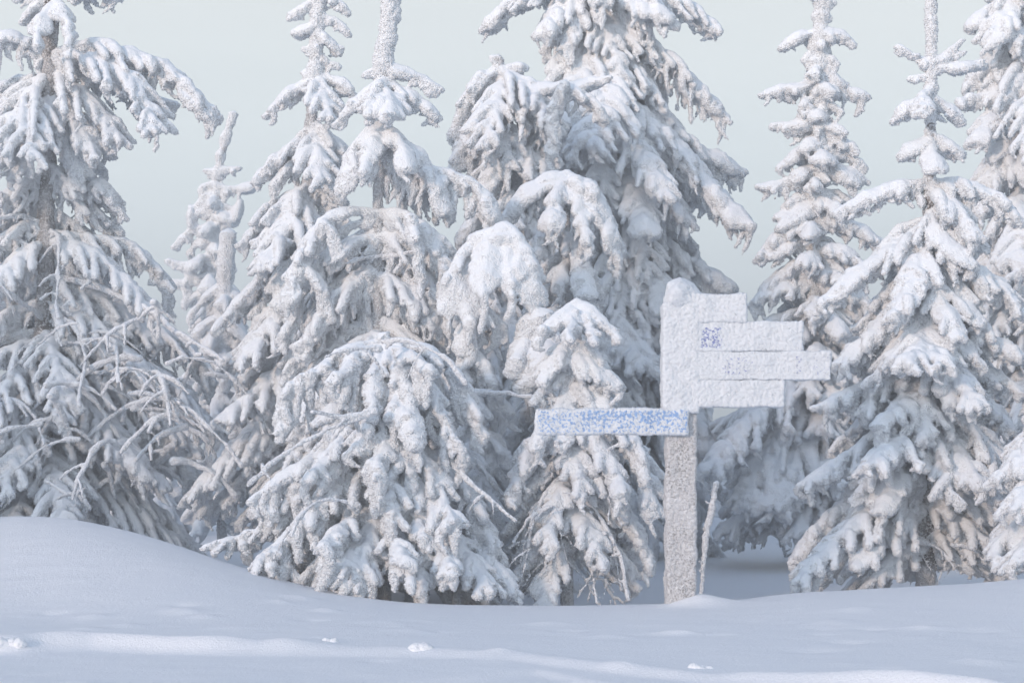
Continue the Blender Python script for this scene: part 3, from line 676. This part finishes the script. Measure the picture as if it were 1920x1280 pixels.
    for a, dy, f, w_ in (([(1745, 190), (1705, 200), (1672, 232)], 0, .1, .8), ([(1745, 190), (1785, 205), (1805, 235)], 0, .1, .8), ([(1745, 170), (1730, 190), (1725, 215)], -.3, .1, .8),
                    ([(1744, 262), (1705, 275), (1684, 300)], 0, .12, .8), ([(1744, 262), (1785, 272), (1808, 296)], 0, .12, .8), ([(1744, 270), (1750, 300), (1755, 320)], -.3, .1, .7),
                    ([(1743, 345), (1690, 348), (1630, 365), (1568, 408)], 0, .17, .5), ([(1744, 342), (1810, 348), (1880, 375), (1915, 425)], -.2, .2, .6), ([(1744, 350), (1800, 400), (1830, 450)], -.4, .22, .8),
                    ([(1742, 400), (1760, 440), (1830, 500)], -.4, .2, .7), ([(1742, 420), (1690, 460), (1610, 510), (1535, 572)], -.2, .2, .6), ([(1742, 430), (1820, 500), (1890, 545), (1918, 600)], -.3, .2, .8),
                    ([(1742, 440), (1720, 520), (1670, 600)], -.6, .22, .7), ([(1742, 470), (1760, 560), (1800, 640)], -.6, .22, .8), ([(1740, 560), (1650, 610), (1565, 690)], -.2, .22, .7), ([(1742, 560), (1830, 620), (1930, 680)], -.2, .24, .7),
                    ([(1740, 600), (1725, 640), (1705, 690)], -.9, .14, .9), ([(1740, 600), (1745, 650), (1760, 690)], -.9, .14, .9), ([(1740, 650), (1790, 700), (1838, 770)], -.8, .18, .9), ([(1740, 690), (1630, 720), (1524, 770)], -.2, .25, .6),
                    ([(1740, 680), (1850, 700), (1930, 740)], -.1, .25, .7), ([(1738, 720), (1700, 760), (1640, 800)], -.7, .25, .7), ([(1738, 760), (1650, 810), (1570, 870), (1495, 915)], -.3, .22, .6), ([(1738, 790), (1690, 820), (1625, 880)], -.9, .2, .9),
                    ([(1738, 790), (1800, 850), (1840, 920)], -.7, .2, .9), ([(1738, 880), (1620, 920), (1540, 980), (1490, 1050)], -.1, .22, .6), ([(1736, 910), (1640, 950), (1560, 1020), (1490, 1095)], -.8, .3, .6), ([(1736, 880), (1680, 900), (1650, 960)], -.6, .3, .6),
                    ([(1738, 900), (1800, 930), (1870, 960)], -.2, .16, .6), ([(1738, 940), (1800, 960), (1850, 1000)], .3, .2, .7)):
        T.pl(a, dy=dy, f=f, w=w_, r=.052, snow=1.5)
    T.fill([(200, 1690, 1790), (330, 1680, 1800), (400, 1640, 1840), (550, 1590, 1880), (700, 1570, 1910), (900, 1540, 1930), (1050, 1530, 1900)], 44, 400, 880, f=.2, drop=.75)
    T.pl([(1735, 950), (1660, 990), (1600, 1065)], dy=-.6, f=.14, w=.8, r=.05); T.pl([(1738, 940), (1830, 975), (1895, 1035)], dy=-.1, f=.18, w=.8, r=.05)
    T.pl([(1738, 960), (1800, 1000), (1850, 1060)], dy=.3, f=.15, w=.8); T.fill([(900, 1540, 1930), (1120, 1500, 1910)], 24, 880, 1050, f=.16, drop=.4, avoid=lambda py, c, sn: sn < .1 and abs(c) < .6)
    tw = T.twigs(40, (1650, 1820, 950, 1070), L=(.2, .5), r=.010, dY=(-.4, .3))
    T.done(twig=tw, spikes=9000, vox=.0108)

    # M
    T = Tree('spruce_tree', 'tall spruce cut by the right edge, upper half, behind the full spruce', 18.0,
             [(1905, -120), (1912, 300), (1915, 1000)], 121, r0=.12, r1=.05)
    for a, dy, f in (([(1905, -10), (1860, 15), (1812, 52)], 0, .12), ([(1905, 0), (1880, 40), (1860, 90)], -.4, .2), ([(1907, 70), (1850, 120), (1808, 165)], 0, .3), ([(1907, 150), (1840, 185), (1796, 190)], -.2, .14), ([(1907, 190), (1860, 220), (1825, 270)], -.4, .2),
                     ([(1910, 260), (1860, 330), (1830, 400)], -.3, .3), ([(1905, -60), (1930, 0), (1960, 60)], 0, .2), ([(1910, 100), (1930, 200), (1940, 300)], -.7, .3), ([(1910, 400), (1870, 480), (1840, 600)], -.3, .3), ([(1910, 350), (1920, 420), (1900, 520)], -.8, .3)):
        T.pl(a, dy=dy, f=f, r=.06, snow=1.5)
    T.fill([(-100, 1860, 1960), (100, 1840, 2000), (300, 1830, 2060), (600, 1780, 2120), (1000, 1740, 2160)], 60, -60, 860, f=.24, drop=.55, r=.055, w=1.1)
    T.done(spikes=6000)

    # N
    T = Tree('spruce_tree', 'low spruce at the bottom right corner, only its left branch tips in view', 14.0,
             [(2030, 500), (2030, 800), (2035, 1130)], 131, r0=.06, r1=.03)
    for a, dy in (([(2030, 740), (1940, 820), (1868, 905)], -.3), ([(2030, 780), (1960, 880), (1900, 960)], -.6), ([(2030, 860), (1930, 960), (1850, 1050)], -.3), ([(2030, 880), (1960, 980), (1900, 1060)], -.6), ([(2030, 640), (1980, 720), (1930, 800)], 0)):
        T.pl(a, dy=dy, f=.22, r=.055, snow=1.5)
    T.fill([(560, 1990, 2070), (800, 1960, 2140), (1000, 1900, 2180)], 22, 560, 1000, f=.22)
    T.done()

    # spruce added out of view on the left to shade the leaning spruce's foot
    T = Tree('spruce_tree', 'tall spruce added out of view left of the snow mound, for its shade', 10.6, [(-1960, -640), (-1960, 900)], 151, r0=.1, r1=.03)
    T.fill([(-640, -1980, -1940), (-300, -2150, -1770), (200, -2400, -1500), (850, -2600, -1300)], 12, -600, 760, f=.28, drop=.8, r=.06)
    T.done(M_FAR, spikes=500, vox=.028)

    # background spruces closing the wood
    for k, (px, Y, top, hw, lab) in enumerate(((1000, 20.5, 570, 90, 'snow plastered spruce seen between the domed head and the umbrella topped spruce'),
                                      (250, 21.5, 640, 170, 'low background spruce behind the twisted limbs of the leaning spruce'),
                                      (1260, 23.0, 640, 170, 'background spruce hidden mostly behind the signpost'),
                                      (1640, 21.5, 560, 120, 'background spruce between the columnar spruce and the full spruce'),
                                      (800, 19.5, 440, 200, 'background spruce behind the two arching arms in the middle left'))):
        T = Tree('spruce_tree', lab, Y, [(px, top), (px, 985)], 140+k, r0=.08, r1=.03)
        T.fill([(top, px-15, px+15), (top+80, px-hw*.45, px+hw*.45), (985, px-hw, px+hw)], 46, top+5, 985, f=.28, drop=.9, r=.07, snow=2)
        T.done(M_FAR, spikes=2500, vox=.02)

build_trees()

# ------------------------------------------------------------------ signpost
YS = 12.75
def sp(px, py, dy=0): return at(px, py, YS+dy)
def rimed_box(name, x0, x1, y0, y1, d0, d1, mat, parent, rough=1.0, seed=0, vox=.0055, spikes=9000, round_=.016, amp=1.0, extra=None):
    """a board or post in photo rows/columns at the sign's distance, crusted with rime"""
    a = sp(x0, y1); b = sp(x1, y0); r = round_
    lo = np.array([a[0]+r, YS+d0+r, a[2]+r]); hi = np.array([b[0]-r, YS+d1-r, b[2]-r])
    V = np.array([[x, y, z] for z in (lo[2]-r*.7, hi[2]+r*.7) for y in (lo[1]-r*.7, hi[1]+r*.7) for x in (lo[0]-r*.7, hi[0]+r*.7)])
    q = np.array([[0, 2, 3, 1], [4, 5, 7, 6], [0, 1, 5, 4], [2, 6, 7, 3], [0, 4, 6, 2], [1, 3, 7, 5]])
    fs = [q]
    if extra:
        V2, f2 = extra.build(); fs = [q]+[f+8 for f in f2]; V = np.concatenate([V, V2])
    V, q = remesh(V, fs, vox); V = smooth_mesh(V, q, 5)
    N = vnormals(V, q)
    if (np.einsum('ij,ij->i', N, V-V.mean(0)).mean()) < 0: N = -N
    c1 = crumbs(V, 52, seed); c2 = crumbs(V, 90, seed+1); low = vnoise(V, 13, seed+2)
    V = V+N*(amp*(.010*(c1-.3)+.003*(c2-.3))+.020*(low-.4))[:, None]
    faces = [q]
    rng = np.random.default_rng(seed)
    n = int(len(q)*vox**2*spikes); idx = rng.choice(len(q), n); c = V[q[idx]].mean(1); nn = N[q[idx, 0]]+rng.normal(0, .5, (n, 3)); nn /= np.linalg.norm(nn, axis=1)[:, None]
    t1 = np.cross(nn, rng.normal(0, 1, (n, 3))); t1 /= np.linalg.norm(t1, axis=1)[:, None]; t2 = np.cross(nn, t1)
    L = rng.uniform(.003, .009, n)[:, None]*rough; rr = rng.uniform(.0025, .005, n)[:, None]; c = c-nn*.002
    S = np.stack([c+t1*rr, c-t1*rr*.5+t2*rr*.87, c-t1*rr*.5-t2*rr*.87, c+nn*L], 1).reshape(-1, 3); b_ = len(V)+np.arange(n)[:, None]*4
    tris = np.concatenate([b_+np.array([[0, 1, 3]]), b_+np.array([[1, 2, 3]]), b_+np.array([[2, 0, 3]])])
    return mesh_np(name, np.concatenate([V, S]), [q, tris], mat, parent)

def board_mat(name, patches, base_amt, blue=(.05, .17, .52), scale=75):
    """white rime over a blue printed face; the blue shows through in patches (x0,x1,z0,z1,amount) of world space"""
    m, t, p = newmat(name); pos = wpos(t); s = t.nodes.new('ShaderNodeSeparateXYZ'); t.links.new(pos, s.inputs[0])
    tot = base_amt
    w_ = noise(t, 25, 2, .5, pos)
    for (x0, x1, z0, z1, a) in patches:
        fx = mul(t, rng_(t, s.outputs[0], x0-.01, x0+.012), rng_(t, s.outputs[0], x1-.012, x1+.01, 1, 0))
        fz = mul(t, rng_(t, s.outputs[2], z0-.01, z0+.012), rng_(t, s.outputs[2], z1-.012, z1+.01, 1, 0))
        tot = mul(t, tot, mul(t, mul(t, fx, fz), a), 'ADD')
    # threshold of a stringy noise, moved by tot
    n1 = noise(t, scale, 3, .6, pos); th = mul(t, mul(t, n1, tot, 'ADD'), mul(t, w_, .12), 'ADD')
    f = rng_(t, th, .65, .77, 0, .8)
    t.links.new(mixc(t, f, (.70, .735, .78), blue), p.inputs['Base Color']); p.inputs['Roughness'].default_value = .7
    bump(t, p, noise(t, 130, 3, .6, pos), .003)
    return m
def pbox(x0, x1, y0, y1, a):
    A = sp(x0, y1); B = sp(x1, y0); return (A[0], B[0], A[2], B[2], a)
M_RIME = board_mat('board_rime', [], -.2)
M_POSTTOP = board_mat('post_rime', [], -.2)
M_B2 = board_mat('board_rime_square', [pbox(1312, 1354, 613, 655, .33)], -.2, blue=(.06, .11, .40), scale=60)
M_B3 = board_mat('board_rime_faint', [pbox(1350, 1412, 668, 706, .235), pbox(1488, 1503, 666, 706, .26), pbox(1520, 1556, 666, 706, .20)], -.2, blue=(.12, .16, .42))
M_BL = board_mat('board_blue', [pbox(1008, 1288, 769, 812, .15), pbox(1090, 1288, 769, 790, .05)], -.04, blue=(.13, .32, .66), scale=58)
M_POST = snowy('post_wood_rimed', white=(.82, .82, .84), under=(.24, .225, .22), amount=.75, lo=.49, hi=.6, speck=80, bscale=160, bd=.004)
# post: more bare wood showing towards the bottom and along the left arris
_t = M_POST.node_tree
b0 = sp(1278, 1138)
gz = float(ground_z(np.array([b0[0]]), np.array([YS]))[0])
root = thing('signpost', (b0[0], YS, gz), 'wooden trail signpost crusted white with rime, five boards, a faded blue one pointing left', 'signpost')
rimed_box('post', 1250, 1306, 752, 1150, 0, .17, M_POST, root, seed=1, amp=1.0)
ex = Tubes(); ex.K = 16
ex.add([sp(1262, 560, .06), sp(1266, 545, .06), sp(1272, 540, .06)], [.06, .07, .075]); ex.add([sp(1272, 548, .06), sp(1292, 560, .06)], [.07, .05])
rimed_box('rime_crust', 1241, 1312, 568, 775, -.052, .175, M_POSTTOP, root, seed=2, amp=.9, extra=None, round_=.03)
cap = Tubes(); cap.K = 16
cap.add([sp(1264, 554, .06), sp(1272, 550, .06), sp(1284, 556, .06), sp(1298, 566, .06)], [.095, .118, .11, .08])
cap.add([sp(1254, 572, .06), sp(1272, 562, .06), sp(1290, 566, .06), sp(1308, 578, .06)], [.065, .11, .11, .085])
cap.add([sp(1254, 576, .12), sp(1280, 572, .12), sp(1304, 580, .12)], [.06, .09, .075])
cap.add([sp(1268, 556, .10), sp(1284, 560, .12)], [.12, .11]); cap.add([sp(1270, 554, .02), sp(1284, 560, .0)], [.12, .10])
frost('snow_cap', cap, M_RIME, root, .008, .5, 9000, 5, it=4, top=.3)
rimed_box('board', 1296, 1398, 551, 605, -.05, .02, M_RIME, root, seed=3, amp=.7)
rimed_box('board', 1296, 1505, 603, 659, -.045, .02, M_B2, root, seed=4, amp=.7)
rimed_box('board', 1296, 1557, 659, 713, -.05, .015, M_B3, root, seed=5, amp=.7)
rimed_box('board', 1296, 1470, 711, 763, -.046, .02, M_RIME, root, seed=6, amp=.8)
o = rimed_box('board', 1004, 1290, 766, 815, -.06, -.005, M_BL, root, seed=7, amp=.8); o['label'] = 'blue board pointing left, speckled with rime'
print('sign done', time.time()-T0)

# ------------------------------------------------------------------ small things on the snow
def lump(px, py, r, label, seed):
    Y = CAM_Z*F/(py-HZ); x = (px-960)/F*Y; z = float(ground_z(np.array([x]), np.array([Y]))[0])
    tb = Tubes(); rg = np.random.default_rng(seed)
    for k in range(7):
        p = np.array([x+rg.uniform(-1.2, 1.2)*r*1.0, Y+rg.uniform(-.5, .5)*r*.6, z+r*rg.uniform(-.45, .0)]); tb.add([p, p+[r*.5, 0, .0]], [r*rg.uniform(.35, .7), r*rg.uniform(.3, .6)])
    V, Fc = tb.build(); V, q = remesh(V, Fc, r*.09); V = smooth_mesh(V, q, 6); N = vnormals(V, q)
    if (np.einsum('ij,ij->i', N, V-V.mean(0)).mean()) < 0: N = -N
    V = V+N*((crumbs(V, 5/r, seed)-.4)*r*.10)[:, None]
    V = smooth_mesh(V, q, 1)
    rt = np.array([x, Y, z]); o = mesh_np('snow_lump', V-rt, [q], M_SNOW); o.location = rt
    tag(o, label, 'snow lump', 'snow lumps along the trail')
lump(775, 1212, .075, 'largest rounded snow lump on the trail edge below the broad low spruce', 1)
lump(1308, 1240, .045, 'snow lump on the trail edge below the signpost', 2)
lump(10, 1208, .06, 'snow lump cut by the left edge of the picture', 3)
lump(610, 1203, .035, 'small snow lump on the trail, second from the left of the ones in the middle', 4)

def sapling(name, pts, r, label, dy, seed, shoots=14, slen=(.04, .14)):
    Y = dy; P = np.array([at(a, b, Y) for a, b in pts]); rg = np.random.default_rng(seed)
    base = P[-1].copy(); gz = float(ground_z(np.array([base[0]]), np.array([Y]))[0]); P[-1][2] = min(P[-1][2], gz-.02)
    rt = None
    d = np.concatenate([[0], np.cumsum(np.linalg.norm(np.diff(P, axis=0), axis=1))]); t = np.linspace(0, d[-1], 30)
    Q = np.stack([np.interp(t, d, P[:, k]) for k in range(3)], -1)+rg.normal(0, .0015, (30, 3))
    tb = Tubes(); tb.add(Q, np.interp(t/d[-1], [0, .45, .55, 1], [r*1.2, r, r*.5, r*.4])*(1+rg.uniform(-.2, .2, 30)))
    for k in range(shoots):
        i = rg.integers(1, 26); l = rg.uniform(*slen); v = np.array([rg.choice([-1, 1])*rg.uniform(.4, 1), rg.normal(0, .5), rg.uniform(.1, .8)]); v /= np.linalg.norm(v)
        tt = np.linspace(0, 1, 5); tb.add(Q[i]+np.outer(tt*l, v), r*.35*(1-.3*tt))
    tag(frost(name, tb, M_TWIG, rt, .006, .5, 9000, seed+1, it=1), label, 'sapling')
sapling('sapling', [(1343, 905), (1334, 955), (1325, 1000), (1319, 1060), (1312, 1120)], .016, 'thin rime covered sapling leaning just right of the signpost foot', 14.2, 3, 9, (.02, .07))
sapling('sapling', [(1462, 1010), (1468, 1022), (1474, 1034)], .018, 'tiny rimed sprig poking out of the shaded snow field', 19.0, 4, 8, (.03, .08))
print('TOTAL', time.time()-T0, flush=True)


# ------------------------------------------------------------------ frosty air
hv = np.array([[x, y, z] for z in (-24, 9.5) for y in (-40, 160) for x in (-160, 160)], float)
hz = mesh_np('haze', hv, [np.array([[0, 2, 3, 1], [4, 5, 7, 6], [0, 1, 5, 4], [2, 6, 7, 3], [0, 4, 6, 2], [1, 3, 7, 5]])], None, smooth=False)
hm = bpy.data.materials.new('frosty_air'); hm.use_nodes = True; t = hm.node_tree; t.nodes.clear()
out = t.nodes.new('ShaderNodeOutputMaterial'); v = t.nodes.new('ShaderNodeVolumePrincipled')
v.inputs['Color'].default_value = (.93, .97, 1, 1); v.inputs['Density'].default_value = .013; v.inputs['Anisotropy'].default_value = .0
t.links.new(v.outputs[0], out.inputs['Volume']); hz.data.materials.append(hm)
tag(hz, 'pale frosty air between the trees', kind='stuff')
